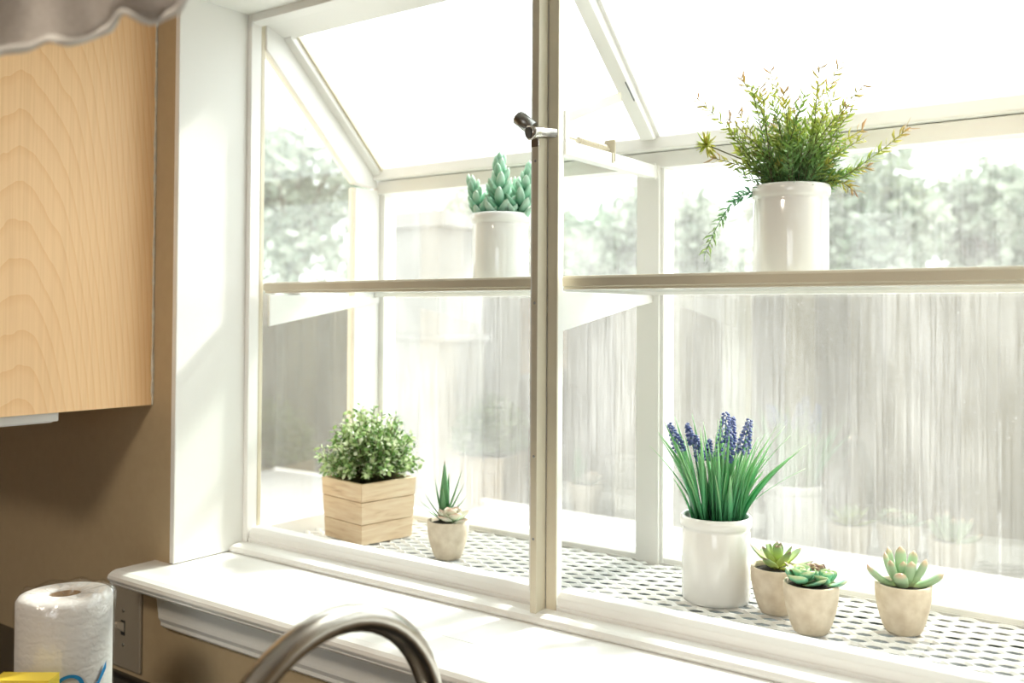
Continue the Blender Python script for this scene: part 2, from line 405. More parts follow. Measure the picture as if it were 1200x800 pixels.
# screw heads in the mullion
for z in (.10, .215, .43, .63):
    s_ = MB(); s_.ball((0, 0, 0), .0022, 8, 4, .5, axis=(0, 1, 0))
    s_.build('screw', M['dsteel'], mul, loc=(-.0035, -.0221, z))

# latch on the mullion
lt = empty('mullion_latch'); lt.parent = mul; lt.location = (-.004, -.0265, .676); lt.scale = (1.2, 1.2, 1.2)
mb = MB(); mb.tube([(.020, .016, -.006), (.008, -.010, -.008), (.005, -.016, -.009)], [.0055, .0072, .0088], 16); mb.build('latch_barrel', M['steel'], lt)
mb = MB(); mb.tube([(-.016, -.012, .014), (-.014, -.011, .012), (.002, -.005, -.002)], [.006, .0088, .0088], 16); mb.build('latch_handle', M['dsteel'], lt)
mb = MB(); mb.tube([(.005, -.0162, -.009), (.0045, -.0175, -.0092)], [.0066, .0066], 16); mb.build('latch_cap', M['dark'], lt)
mb = MB(); mb.box(-.006, .005, .0035, .006, -.022, -.012); mb.build('latch_plate', M['steel'], lt, bevel=.001)

# back frame (posts and rails)
for sx in (-1, 1):
    a, b = sorted((sx * (XI + .02), sx * (XI - .012)))
    P('back_post', MB().box(a, b, YB, YB + .035, -.03, ZR))
    a, b = sorted((sx * (XI + .02), sx * XI))
    P('side_post', MB().box(a, b, .262, YB - .001, -.03, .672))
P('back_centre_post', MB().box(-.030, .013, YB - .010, YB + .035, -.012, ZR))
P('back_centre_stop', MB().box(.013, .019, YB - .004, YB + .035, -.012, ZR))
P('back_rail', MB().box(-.66, .66, YB - .008, YB + .035, .664, .691))
P('back_sill', MB().prism([(YB - .002, -.03), (YB - .002, .004), (YB + .010, .012), (YB + .035, .012), (YB + .035, -.03)], 'x', -.66, .66))
P('roof_sill_rail', MB().prism([(YB - .024, .6945), (YB - .020, .715), (YB - .014, .718), (YB + .040, .706), (YB + .040, .692), (YB - .022, .692)], 'x', -.645, .645))
# side frames
for sx in (-1, 1):
    a, b = sorted((sx * (XI + .02), sx * (XI - .0006)))
    P('side_sill', MB().box(a, b, .03, .27, -.03, .021))
    lo = lambda y: .930 - .944 * y
    P('side_rafter', MB().prism([(.030, lo(.030)), (.264, lo(.264)), (YB - .010, lo(.264) - .004), (YB - .010, .703), (.078, .958), (.030, .958)], 'x', a, b))
    # sloped sash member under the roof glass, standing proud of the side
    a, b = sorted((sx * XI, sx * (XI - .020)))
    rt = lambda y: 1.0045 - .98 * (y - .025)
    P('roof_stile', MB().prism([(.070, rt(.070) - .030), (.325, rt(.325) - .020), (.325, rt(.325) + .004), (.070, rt(.070) + .004)], 'x', a, b))
    a, b = sorted((sx * (XI - .020), sx * (XI - .026)))
    P('roof_bead', MB().prism([(.074, rt(.074) - .014), (.318, rt(.318) - .012), (.318, rt(.318) + .004), (.074, rt(.074) + .004)], 'x', a, b), 'bar', .0006)
# centre rafter, tie bar, stay, gear
P('centre_rafter', MB().prism([(.045, .9265), (.305, .7085), (.330, .718), (.070, .955)], 'x', -.012, .013))
P('centre_rafter_cap', MB().prism([(.066, .938), (.318, .712), (.335, .719), (.080, .962)], 'x', -.018, .019))
P('rafter_slot', MB().prism([(.205, .7845), (.235, .7600), (.237, .7620), (.207, .7865)], 'x', .0128, .0136), 'dark', 0)
P('tie_bar', MB().box(-.009, .009, .038, .326, .646, .668))
P('tie_bar_cap', MB().box(-.010, .010, .316, .320, .643, .671))
P('stay_bar', MB().prism([(.036, .690), (.214, .757), (.212, .772), (.036, .706)], 'x', -.003, .003), 'bar')
P('stay_bracket', MB().box(-.008, .008, .038, .050, .668, .712))
mb = MB()
pts = []
for i in range(0, 220):
    t = i / 219; a = t * 2 * PI * 17
    pts.append((.0045 * math.cos(a), .085 + t * .085, .675 + .0045 * math.sin(a)))
mb.tube(pts, .0013, 5); mb.tube([(0, .05, .675), (0, .19, .675)], .002, 8)
P('screw_gear', mb, 'bar', 0)
P('gear_plate', MB().box(-.009, .011, .178, .181, .655, .690), 'bar')
P('gear_clip', MB().box(.0085, .0105, .172, .176, .652, .668), 'bar', 0)
# tapered shelf brackets
for (x, w) in ((-XI + .002, .004), (0, .003), (XI - .002, .004)):
    P('shelf_bracket', MB().prism([(.040, .389), (.268, .428), (.330, .436), (.330, .4475), (.040, .4475)], 'x', x - w / 2, x + w / 2), bevel=.0006)
# shelf standards: slotted strip at left
mb = MB()
for i in range(7): mb.box(-.6565, -.6530, .0208, .0216, .268 + i * .029, .282 + i * .029)
P('strip_slots', mb, 'white', 0)
# panes
P('pane', MB().box(-XI + .010, -.024, YG, YG + .004, .010, .668), 'glass', 0)
P('pane', MB().box(.014, XI - .010, YG, YG + .004, .010, .668), 'glass', 0)
for sx in (-1, 1):
    a, b = sorted((sx * (XI + .008), sx * (XI + .011)))
    P('pane', MB().prism([(.035, .015), (.264, .015), (.264, .69), (.035, .91)], 'x', a, b), 'glass_side', 0)
rp = lambda y: 1.0045 - .98 * (y - .025)
for (a, b) in ((-XI + .004, -.012), (.012, XI - .004)):
    P('pane', MB().prism([(.055, rp(.055)), (.340, rp(.340)), (.340, rp(.340) + .004), (.055, rp(.055) + .004)], 'x', a, b), 'glass_roof', 0)
# floor of the box under the mesh
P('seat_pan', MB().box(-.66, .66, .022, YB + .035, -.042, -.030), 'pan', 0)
P('front_upstand', MB().box(-.645, .645, .022, .030, -.03, -.006), 'white', 0)

# ------------------------------------------------------------------ shelf
sh = empty('window_shelf', (0, 0, .45), label='glass shelf with a cream metal front bar across the middle of the window', cat='shelf')
for (a, b) in ((-.643, -.011), (.012, .643)):
    mb = MB(); mb.prism([(.030, 0), (.030, .0035), (.026, .0045), (.0255, .016), (.028, .0195), (.036, .020), (.036, .017), (.040, .017), (.040, 0)], 'x', a, b)
    mb.build('front_bar', M['bar'], sh, bevel=.0008)
    MB().box(a + .002, b - .002, .0401, .330, .003, .0085).build('glass_panel', M['glass_shelf'], sh)
MB().box(-.643, .643, .318, .332, -.002, .0095).build('back_bar', M['white'], sh, bevel=.0008)
SHZ = .45 + .0085

# ------------------------------------------------------------------ expanded metal mesh
me_ = MB()
PX, PY = .049, .01425; x0, x1 = -.642, .642
y = .040; j = 0
nrow = 21
for j in range(nrow):
    yc = .041 + j * PY * .985
    ph = 0 if j % 2 == 0 else PI
    n = int((x1 - x0) / PX * 10)
    prev = None
    for i in range(n + 1):
        x = x0 + (x1 - x0) * i / n
        c = math.cos(2 * PI * x / PX + ph)
        sh_ = max(-1, min(1, 1.35 * c))
        yy = yc + .0060 * sh_
        # ribbon tilted towards the room: top edge at the back
        hw = .0036
        a = me_.vert((x, yy + hw * .6, -.004)); b_ = me_.vert((x, yy + hw * .6 + .0014, -.0042))
        c_ = me_.vert((x, yy - hw * .6 + .0012, -.0082)); d_ = me_.vert((x, yy - hw * .6, -.0074))
        cur = (a, b_, c_, d_)
        if prev:
            for k in range(4):
                q = (k + 1) % 4
                me_.face((prev[k], cur[k], cur[q], prev[q]))
        prev = cur
tray = me_.build('mesh_tray', M['mesh'])
tag(tray, 'white expanded metal mesh mat covering the bottom of the garden window', 'mesh tray')
tray2 = MB(); tray2.box(-.644, .644, .0370, .0390, -.030, -.0045); tray2.box(-.644, .644, .3300, .3325, -.030, -.003)
for i in range(9): tray2.box(-.60 + i * .15, -.596 + i * .15, .039, .330, -.030, -.0112)
tray2.build('support_bars', M['mesh'], tray)
ZM = -.0040

# ------------------------------------------------------------------ plants
def crock(root, H=.125, r=.0495):
    mb = MB()
    prof = [(0, 0), (r * .90, 0), (r * .97, .002), (r, .007), (r, H - .024), (r * .985, H - .021), (r * .975, H - .0185), (r * 1.01, H - .0165), (r * 1.045, H - .013), (r * 1.055, H - .007), (r * 1.04, H - .002), (r * 1.0, H), (r * .955, H - .001), (r * .93, H - .005), (r * .92, H - .02), (r * .92, .01), (0, .008)]
    mb.lathe(prof, n=64); p = mb.build('pot', M['crock'], root)
    mb = MB(); mb.lathe([(0, H - .016), (r * .5, H - .013), (r * .915, H - .017), (r * .915, H - .026), (0, H - .026)], n=32); mb.build('soil', M['soil'], root)
    return p
def smallpot(root, H=.065, rt=.0358, rb=.0225):
    mb = MB()
    out = []
    for t, k in ((0, 0), (.0, .80), (.02, .95), (.08, 1.06)): out.append((rb * k, H * t))
    for i in range(1, 11):
        t = .08 + .92 * i / 10
        out.append((rb * 1.06 + (rt - rb * 1.06) * (1 - (1 - i / 10) ** 2.1), H * t))
    out += [(rt * .97, H + .0008), (rt * .90, H + .0002), (rt * .88, H - .005), (rt * .84, H - .016), (0, H - .016)]
    mb.lathe(out, n=48); mb.build('pot', M['cement'], root)
    mb = MB(); mb.lathe([(0, H - .002), (rt * .5, H - .003), (rt * .875, H - .006), (rt * .85, H - .012), (0, H - .012)], n=32); mb.build('soil', M['soil'], root)
def az(a, e): return V((math.cos(a) * math.cos(e), math.sin(a) * math.cos(e), math.sin(e)))
def leaf(mb, base, a, e0, e1, L, W, T, shape='oval', n=8, segs=8, cup=0.0, amul=(0, 1), wav=0.0):
    """fleshy leaf growing from base at azimuth a, elevation bending from e0 to e1"""
    p = V(base); pts = [p.copy()]; ds = L / segs
    for i in range(segs):
        t = (i + .5) / segs
        p = p + az(a, e0 + (e1 - e0) * t) * ds; pts.append(p.copy())
    ws = []; ths = []
    for i in range(segs + 1):
        t = i / segs
        if shape == 'oval': w = math.sin(PI * min(1, (t * .86 + .10))) ** .7 * (1 if t < .98 else .25)
        elif shape == 'spoon': w = (.45 + .55 * math.sin(PI / 2 * min(1, t / .62))) * (1 if t < .62 else math.sqrt(max(0.002, 1 - ((t - .62) / .38) ** 2.2)))
        elif shape == 'spike': w = (1 - t) ** .75 * (.85 + .3 * math.sin(PI * t)) + .02
        elif shape == 'finger': w = (.72 + .28 * math.sin(PI * t * .8)) * (1 if t < .78 else math.sqrt(max(.004, 1 - ((t - .78) / .22) ** 2)))
        else: w = math.sin(PI * (t * .9 + .08))
        ws.append(W * w / 2); ths.append(T / 2 * (w if shape != 'spoon' else max(.25, w) * (1.1 - .7 * t)))
    side = V((-math.sin(a), math.cos(a), 0))
    mb.loft(pts, side, ws, ths, n=n, a0=amul[0], a1=amul[1], cup=cup)

# -- white crock with grape hyacinths
def hyacinth():
    x, y = .174, .196
    r = empty('potted_grape_hyacinth', (x, y, ZM), label='white glazed crock of green grass and blue grape hyacinths standing on the mesh', cat='potted plant', group='plants in white crocks')
    crock(r)
    # frame in the pot's own axes: u to the picture's right, v towards the window
    u = V((.90, .44, 0)).normalized(); v = V((-.44, .90, 0))
    rnd = random.Random(3)
    g = MB(); H = .108
    for k in range(105):
        sgn = rnd.uniform(-1, 1); dp = rnd.uniform(-1, 1)
        b = u * sgn * .032 + v * dp * .028 + V((0, 0, H))
        lean = sgn * rnd.uniform(.35, .95) + rnd.uniform(-.30, .30); lv = dp * .4 + rnd.uniform(-.2, .2)
        L = rnd.uniform(.085, .165)
        pts = []; p = b.copy(); W = rnd.uniform(.0026, .0062); n = 8; arch = rnd.uniform(.4, 1.3)
        for i in range(n + 1):
            t = i / n; pts.append(p.copy())
            k_ = .35 + arch * t
            d = (u * lean * k_ * .85 + v * lv * k_ * .8 + V((0, 0, 1))).normalized(); p = p + d * L / n
        ws = [W * (.7 + .5 * math.sin(PI * min(1, t_ / n * .9 + .05))) * (1 - (t_ / n) ** 3) / 1.6 + .00025 for t_ in range(n + 1)]
        side = (u * rnd.uniform(.3, 1) + v * rnd.uniform(-.8, .8)).normalized()
        g.loft(pts, side, ws, [.0004] * (n + 1), n=4, a0=0, a1=rnd.uniform(.75, 1.0), cup=.25)
    # long wisps
    for (lu, lv, L) in ((1.25, -.1, .165), (1.0, .3, .165), (1.8, 0, .140), (-1.0, .1, .14), (.8, .2, .17), (.62, -.1, .165)):
        p = u * .02 * (1 if lu > 0 else -1) + V((0, 0, H)); pts = []
        for i in range(9):
            pts.append(p.copy()); t = i / 8
            p = p + (u * lu * (.4 + .7 * t) + v * lv + V((0, 0, 1))).normalized() * L / 8
        g.loft(pts, u * .5 + v * .5, [.0017 * (1 - (i / 8) ** 2) + .0002 for i in range(9)], [.0003] * 9, n=4, a0=.1, a1=1)
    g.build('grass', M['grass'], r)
    #            u offset of the head foot, v, height of head foot, head length, lean
    for (fu, fv, z0, hl, le, bu) in ((.011, -.014, .205, .072, .03, .006), (.019, .012, .222, .046, .12, .008), (.036, -.010, .216, .052, .22, .010), (-.052, -.004, .217, .044, -.42, -.012), (-.034, .008, .226, .032, -.30, -.01), (-.022, -.012, .206, .038, -.26, -.006), (-.012, .010, .204, .030, .10, -.004)):
        f = empty('flower_spike'); f.parent = r
        b = u * bu + v * fv * .6 + V((0, 0, H)); top = u * fu + v * fv + V((0, 0, z0)); ax = (u * le + V((0, 0, 1))).normalized()
        s = MB(); s.tube([b, b.lerp(top, .5) + ax * .004, top, top + ax * hl * .85], [.0016, .0015, .0013, .0008], 6); s.build('stem', M['gstem'], f)
        h = MB(); nb = int(hl / .0009)
        e1 = ax.orthogonal().normalized(); e2 = ax.cross(e1)
        for i in range(nb):
            t = i / nb; a = i * 2.4; rad = .0100 * hl / .062 * (1 - .74 * t) * (.75 + .5 * min(1, t * 5))
            d = (e1 * math.cos(a) + e2 * math.sin(a))
            c = top + ax * hl * t + d * rad
            h.ball(c, .0027 * (1 - .35 * t), 6, 4, 1.5, axis=d - ax * .45)
        h.build('flower_head', M['muscari'], f)
    return r
hyacinth()

# -- crock with mint green spear succulent
def sedum():
    r = empty('potted_succulent', (-.238, .213, SHZ), label='white crock of three mint green fleshy leaf spears on the shelf', cat='potted plant', group='plants in white crocks')
    crock(r, .131)
    u = V((.90, .44, 0)); v = V((-.44, .90, 0)); rnd = random.Random(5)
    for (bu, bv, tu, tv, H, sc) in ((.000, -.010, .000, -.010, .112, 1.12), (-.028, -.006, -.056, -.006, .070, 1.0), (.029, -.004, .054, -.002, .092, 1.05), (.012, .024, .024, .040, .074, .9), (-.022, .020, -.030, .034, .06, .85)):
        m = MB(); b = u * bu + v * bv + V((0, 0, .112)); t_ = u * tu + v * tv + V((0, 0, .115 + H))
        m.tube([b, b.lerp(t_, .5), t_], [.004, .0035, .002], 8, 0, 0)
        n = int(30 * H / .1)
        for i in range(n):
            t = (i + .5) / n; a = i * 2.39996 + rnd.uniform(-.15, .15)
            base = b.lerp(t_, t * .90)
            e0 = R(22 + 50 * t ** 1.6 + rnd.uniform(-6, 6)); L = .042 * sc * (1 - .38 * t) * rnd.uniform(.9, 1.1)
            leaf(m, base, a, e0, e0 + R(32), L, .0165 * sc * (1 - .25 * t), .0085 * sc, 'oval', n=8, segs=8)
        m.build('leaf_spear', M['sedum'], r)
    return r
sedum()

# -- crock with feathery herb
def herb():
    r = empty('potted_herb', (.306, .138, SHZ), label='white crock of feathery yellow-green herb sprigs on the shelf', cat='potted plant', group='plants in white crocks')
    crock(r, .131)
    u = V((.90, .44, 0)); v = V((-.44, .90, 0)); rnd = random.Random(11); B = .114
    lv_ = MB(); stm = MB()
    def sprig(b, target, sag, nl, llen, mesh, smesh, t0=.10, a0=0, a1=1, thick=.0009, curl=0):
        b = V(b); target = V(target); mid = b.lerp(target, .5) + V((0, 0, sag)); pts = []
        n = 14
        for i in range(n + 1):
            t = i / n
            pts.append(b * (1 - t) ** 2 + mid * 2 * t * (1 - t) + target * t * t)
        smesh.tube(pts, [thick * (1 - .6 * i / n) for i in range(n + 1)], 5, a0, a1)
        for k in range(nl):
            t = t0 + (1 - t0) * (k + rnd.random() * .5) / nl
            i = min(n - 1, int(t * n)); f_ = t * n - i
            p = pts[i].lerp(pts[i + 1], min(1, f_)); T = (pts[i + 1] - pts[i]).normalized()
            e1 = T.orthogonal().normalized(); e2 = T.cross(e1); a = k * 2.4 + rnd.uniform(-.3, .3)
            d = (e1 * math.cos(a) + e2 * math.sin(a)) * .85 + T * rnd.uniform(.35, .9)
            d.normalize(); L = llen * rnd.uniform(.65, 1.15) * (1 - .10 * t)
            tipd = (d + T * .7 + V((0, 0, -.15 + curl))).normalized()
            q = [p, p + d * L * .5, p + d * L * .5 + tipd * L * .5]
            sd = d.cross(V((rnd.uniform(-1, 1), rnd.uniform(-1, 1), rnd.uniform(-1, 1)))).normalized()
            w = rnd.uniform(.0012, .0022)
            att = a0 + (a1 - a0) * t
            mesh.loft(q, sd, [w * .5, w, .0002], [.00025] * 3, n=4, a0=att, a1=min(1, att + .08))
    tips = [(-.118, .125), (-.085, .085), (-.062, .155), (-.055, .120), (-.040, .13), (-.020, .165), (-.028, .10), (.0, .135), (.012, .11), (.020, .148), (.034, .125), (.045, .145), (.060, .160), (.070, .10), (.082, .130), (.098, .085), (-.09, .05), (.06, .06), (-.045, .06), (.09, .03)]
    for (tu, tz) in tips:
        for rep in range(3):
            tv = rnd.uniform(-.05, .05)
            f = 1 if rep == 0 else rnd.uniform(.55, .88)
            b = u * rnd.uniform(-.028, .028) + v * rnd.uniform(-.028, .028) + V((0, 0, B))
            tg = u * (tu * 1.06 * f + rnd.uniform(-.012, .012)) + v * tv * f + V((0, 0, .122 + tz * 1.08 * f * rnd.uniform(.9, 1.05)))
            sprig(b, tg, .012, int(44 * (.5 + .6 * f)), .0165, lv_, stm, a1=1.0 if rep == 0 else rnd.uniform(.55, .9))
    # long side sprigs
    sprig(u * .02 + V((0, 0, B)), u * .150 + v * -.01 + V((0, 0, .205)), -.012, 60, .017, lv_, stm)
    sprig(u * .02 + V((0, 0, B)), u * .080 + v * -.02 + V((0, 0, .118)), .04, 40, .016, lv_, stm, a0=.3)
    for k in range(60):      # short filler at the mouth of the pot
        a = rnd.uniform(0, 2 * PI); rr = rnd.uniform(.01, .042)
        b = V((math.cos(a) * rr * .8, math.sin(a) * rr * .8, B)); tg = V((math.cos(a) * rr * 1.9, math.sin(a) * rr * 1.9, B + rnd.uniform(.03, .075)))
        sprig(b, tg, .008, 16, .014, lv_, stm, a0=0, a1=.42, thick=.0007)
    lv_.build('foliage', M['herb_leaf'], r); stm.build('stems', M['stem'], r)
    # hanging sprig and yellow tuft at left
    h = MB(); hs = MB()
    sprig(-u * .03 + V((0, 0, B)), -u * .115 - v * .02 + V((0, 0, .036)), .075, 70, .015, h, hs, t0=.2, curl=.1)
    hg = h.build('hanging_sprig', M['herb_hang'], r); hs.build('stem', M['gstem'], hg)
    t = MB(); c = -u * .112 - v * .015 + V((0, 0, .187))
    ts = MB(); ts.tube([-u * .02 + V((0, 0, B)), -u * .06 - v * .01 + V((0, 0, .165)), c], .0009, 5)
    for k in range(34):
        d = V((rnd.gauss(0, 1), rnd.gauss(0, 1), rnd.gauss(0, 1))).normalized()
        t.loft([c, c + d * .009, c + d * rnd.uniform(.015, .022)], d.orthogonal(), [.0012, .002, .0003], [.0004] * 3, n=4)
    tf = t.build('tuft', M['herb_flower'], r); ts.build('stem', M['stem'], tf)
    return r
herb()

# -- wooden planter with boxwood
def boxwood():
    r = empty('planter_box_plant', (-.514, .174, ZM), R(-9), label='square pale wood planter with a bushy small-leaved shrub in it, at left on the mesh', cat='potted plant')
    H = .112; w0, w1 = .0575, .0630; T = .007
    box = empty('planter'); box.parent = r
    zs = [0, .037, .078, H]
    for k in range(3):
        mb = MB()
        for s_ in range(4):
            za, zb = zs[k] + .0006, zs[k + 1] - .0006
            wa = w0 + (w1 - w0) * za / H; wb = w0 + (w1 - w0) * zb / H
            base = len(mb.v); c, s = math.cos(s_ * PI / 2), math.sin(s_ * PI / 2)
            pts = []
            for (w, z) in ((wa, za), (wb, zb)):
                for (px, py) in ((-w, -w), (w, -w), (w - T, -w + T), (-w + T, -w + T)):
                    pts.append((px * c - py * s, px * s + py * c, z))
            for p in pts: mb.vert(p)
            for q in ((0, 1, 5, 4), (1, 2, 6, 5), (2, 3, 7, 6), (3, 0, 4, 7), (4, 5, 6, 7), (3, 2, 1, 0)): mb.face([base + i for i in q])
        mb.build('board', M['crate'], box, bevel=.0007)
    MB().box(-w0 + T, w0 - T, -w0 + T, w0 - T, .001, .006).build('base', M['crate'], box)
    MB().box(-w1 + T + .0005, w1 - T - .0005, -w1 + T + .0005, w1 - T - .0005, H - .03, H - .010).build('soil', M['soil'], r)
    rnd = random.Random(21); L = MB(); St = MB()
    u = V((.90, .44, 0)); 
    n = 0
    for k in range(300):
        a = rnd.uniform(0, 2 * PI); e = math.acos(rnd.uniform(.0, 1)); 
        d = V((math.sin(e) * math.cos(a), math.sin(e) * math.sin(a), math.cos(e) * .8))
        R0 = rnd.uniform(.62, 1.0)
        tip = V((d.x * .100 * R0, d.y * .100 * R0, H + .012 + max(-.02, d.z * .155) * R0))
        b = V((d.x * .03, d.y * .03, H - .012)); mid = b.lerp(tip, .5) + V((0, 0, .012))
        pts = [b * (1 - t) ** 2 + mid * 2 * t * (1 - t) + tip * t * t for t in [i / 6 for i in range(7)]]
        St.tube(pts, .0006, 4)
        for j in range(13):
            t = .38 + .62 * j / 12; i = min(5, int(t * 6)); p = pts[i].lerp(pts[i + 1], min(1, t * 6 - i)); Tn = (pts[i + 1] - pts[i]).normalized()
            e1 = Tn.orthogonal().normalized(); e2 = Tn.cross(e1); aa = j * 2.4 + k
            dd = (e1 * math.cos(aa) + e2 * math.sin(aa)) * .9 + Tn * .6
            L.leafquad(p, dd, V((rnd.uniform(-1, 1), rnd.uniform(-1, 1), rnd.uniform(-.3, .3))), rnd.uniform(.009, .014), rnd.uniform(.005, .008))
    L.build('foliage', M['box_leaf'], r); St.build('stems', M['stem'], r)
    return r
boxwood()

# -- small cement pots
def rosette(mb, c, n, e_out, e_in, Lo, Li, W, T, shape, bend=R(25), cup=0.0, z_in=.006, seed=1, a0=0.0, segs=8, wr=1.0, nn=8):
    rnd = random.Random(seed); c = V(c)
    for i in range(n):
        t = i / max(1, n - 1); a = i * 2.39996 + a0 + rnd.uniform(-.12, .12)
        e = e_out + (e_in - e_out) * t; L = Lo + (Li - Lo) * t
        leaf(mb, c + V((0, 0, z_in * t)) + az(a, 0) * .003 * (1 - t), a, e, e + bend * (1 - .4 * t), L * rnd.uniform(.93, 1.07), W * (1 - (1 - wr) * t), T, shape, cup=cup, segs=segs, n=nn)
def aloepot():
    r = empty('potted_aloe', (-.291, .139, ZM), R(0), label='small cement pot of spiky dark leaves and a pale cream rosette, beside the wooden planter', cat='potted plant', group='succulents in small cement pots')
    smallpot(r); u = V((.90, .44, 0)); v = V((-.44, .90, 0)); rnd = random.Random(2)
    m = MB(); c = -u * .010 + v * .012 + V((0, 0, .060))
    for (a, e0, e1, L, W) in ((100, 88, 90, .088, .0120), (60, 80, 84, .070, .009), (200, 72, 84, .066, .008), (20, 68, 74, .082, .007), (0, 60, 64, .066, .006), (170, 78, 86, .048, .008), (215, 50, 60, .056, .0045), (200, 40, 42, .052, .004), (15, 45, 50, .052, .0045), (270, 74, 84, .050, .009), (330, 60, 70, .045, .006), (185, 30, 34, .048, .004)):
        d = u * math.cos(R(a)) + v * math.sin(R(a)); ang = math.atan2(d.y, d.x)
        leaf(m, c, ang, R(e0), R(e1), L * 1.18, W * 1.7, W * .6, 'spike', n=8, segs=8)
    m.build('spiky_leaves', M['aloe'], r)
    m = MB(); c = u * .009 - v * .010 + V((0, 0, .063))
    rosette(m, c, 18, R(0), R(72), .037, .013, .027, .0035, 'spoon', bend=R(38), cup=.28, seed=4, z_in=.010, wr=.6)
    m.build('pale_rosette', M['pale'], r)
    return r
aloepot()
def agavepot():
    r = empty('potted_rosette_succulent', (.268, .189, ZM), label='small cement pot of pointed yellow-green rosette with dark edges, just right of the grass crock', cat='potted plant', group='succulents in small cement pots')
    smallpot(r); m = MB()
    rosette(m, (0, 0, .061), 16, R(10), R(80), .050, .024, .019, .0045, 'oval', bend=R(22), seed=6, cup=.3, z_in=.010, wr=.75)
    m.build('rosette', M['agave'], r); return r
agavepot()
def echepot():
    r = empty('potted_rosette_succulent', (.334, .137, ZM), label='small cement pot of cream-edged green rosette beside a maroon bud, frontmost pot on the mesh', cat='potted plant', group='succulents in small cement pots')
    smallpot(r); u = V((.90, .44, 0)); v = V((-.44, .90, 0))
    m = MB(); rosette(m, -u * .012 - v * .004 + V((0, 0, .063)), 13, R(-2), R(68), .034, .013, .031, .0045, 'spoon', bend=R(50), seed=8, cup=.32, z_in=.009, wr=.5)
    m.build('green_rosette', M['eche'], r)
    m = MB(); rosette(m, u * .018 - v * .004 + V((0, 0, .063)), 9, R(0), R(70), .030, .012, .024, .004, 'spoon', bend=R(46), seed=9, cup=.32, z_in=.008, wr=.6)
    m.build('side_rosette', M['eche'], r)
    m = MB(); rosette(m, u * .009 + v * .016 + V((0, 0, .064)), 14, R(30), R(80), .026, .014, .017, .0035, 'spoon', bend=R(45), seed=10, cup=.25, z_in=.008, wr=.7)
    rosette(m, -u * .016 + v * .018 + V((0, 0, .064)), 5, R(25), R(40), .026, .022, .012, .003, 'oval', bend=R(15), seed=12, cup=.2)
    m.build('maroon_bud', M['rosy'], r); return r
echepot()
def fingerpot():
    r = empty('potted_finger_succulent', (.4325, .2105, ZM), label='small cement pot of upright fleshy green leaves with pink tips, rightmost on the mesh', cat='potted plant', group='succulents in small cement pots')
    smallpot(r); m = MB(); u = V((.90, .44, 0)); v = V((-.44, .90, 0)); c = V((.0, 0, .060))
    for (a, e0, e1, L, W) in ((188, 8, 60, .054, .0150), (168, 50, 84, .048, .013), (250, 30, 60, .034, .018), (212, 48, 80, .042, .0135), (290, 52, 84, .042, .0155), (325, 42, 74, .050, .0155), (352, 6, 46, .052, .0155), (95, 76, 90, .052, .0150), (135, 55, 84, .052, .013), (45, 50, 78, .050, .014), (260, 76, 90, .036, .012)):
        d = u * math.cos(R(a)) + v * math.sin(R(a)); ang = math.atan2(d.y, d.x)
        leaf(m, c + d * .004, ang, R(e0), R(e1), L, W, W * .62, 'finger', n=10, segs=9)
    m.build('fleshy_leaves', M['finger'], r); return r
fingerpot()

# ------------------------------------------------------------------ left of the window
cab = empty('wall_cabinet', (0, 0, 0), label='maple wall cabinet hanging beside the window, its plain side panel facing the light', cat='cabinet')
CX = -.728; CYF = -.455
MB().box(CX - .016, CX, CYF, YW - .001, .252, 1.22).build('side_panel', M['maple'], cab, bevel=.0008)
MB().box(-1.55, CX - .016, CYF, YW - .001, .262, 1.22).build('carcass', M['maple'], cab)
for (a, b) in ((-1.55, -1.148), (-1.142, CX)):
    d = MB().box(a, b, CYF - .020, CYF - .001, .255, 1.215).build('door', M['maple'], cab, bevel=.002)
    mb = MB(); xk = -1.18 if a < -1.3 else -1.11
    mb.tube([(xk, CYF - .019, .30), (xk, CYF - .045, .305), (xk, CYF - .045, .395), (xk, CYF - .019, .40)], .005, 10); mb.build('handle', M['steel'], d)
# irregular caulk line where the panel meets the wall
mb = MB(); rnd = random.Random(4)
pts = [(CX + .0010, YW - .0012 - rnd.uniform(0, .0008), .252 + i * .012) for i in range(80)]
mb.tube(pts, [rnd.uniform(.0015, .0034) for _ in pts], 6); mb.build('caulk_bead', M['caulk'], cab)
ul = empty('under_cabinet_light', (0, 0, 0), label='slim white light bar fixed under the maple wall cabinet', cat='lamp')
MB().box(-.815, -.748, -.450, -.300, .236, .2619).build('housing', M['plastic'], ul, bevel=.002)
MB().box(-.808, -.755, -.443, -.307, .2338, .2362).build('lens', M['plastic'], ul, bevel=.001)

plate = empty('light_switch', (-.797, YW, -.146), label='almond wall switch plate between the paper towels and the window sill', cat='light switch')
MB().box(-.050, .050, -.007, -.0005, -.073, .073).build('plate', M['plate'], plate, bevel=.004, seg=3)
MB().box(-.0055, .0055, -.0085, -.006, -.013, .013).build('slot', M['dark'], plate)
MB().prism([(-.0072, -.008), (-.0215, .004), (-.0235, .011), (-.019, .013), (-.0072, .009)], 'x', -.0042, .0042).build('toggle', simple('ivory_toggle', (.62, .56, .46), .3), plate, bevel=.001)
for z in (-.030, .030):
    mb = MB(); mb.ball((0, 0, 0), .0035, 10, 5, .5, axis=(0, 1, 0)); mb.build('screw', M['dsteel'], plate, loc=(0, -.0075, z))

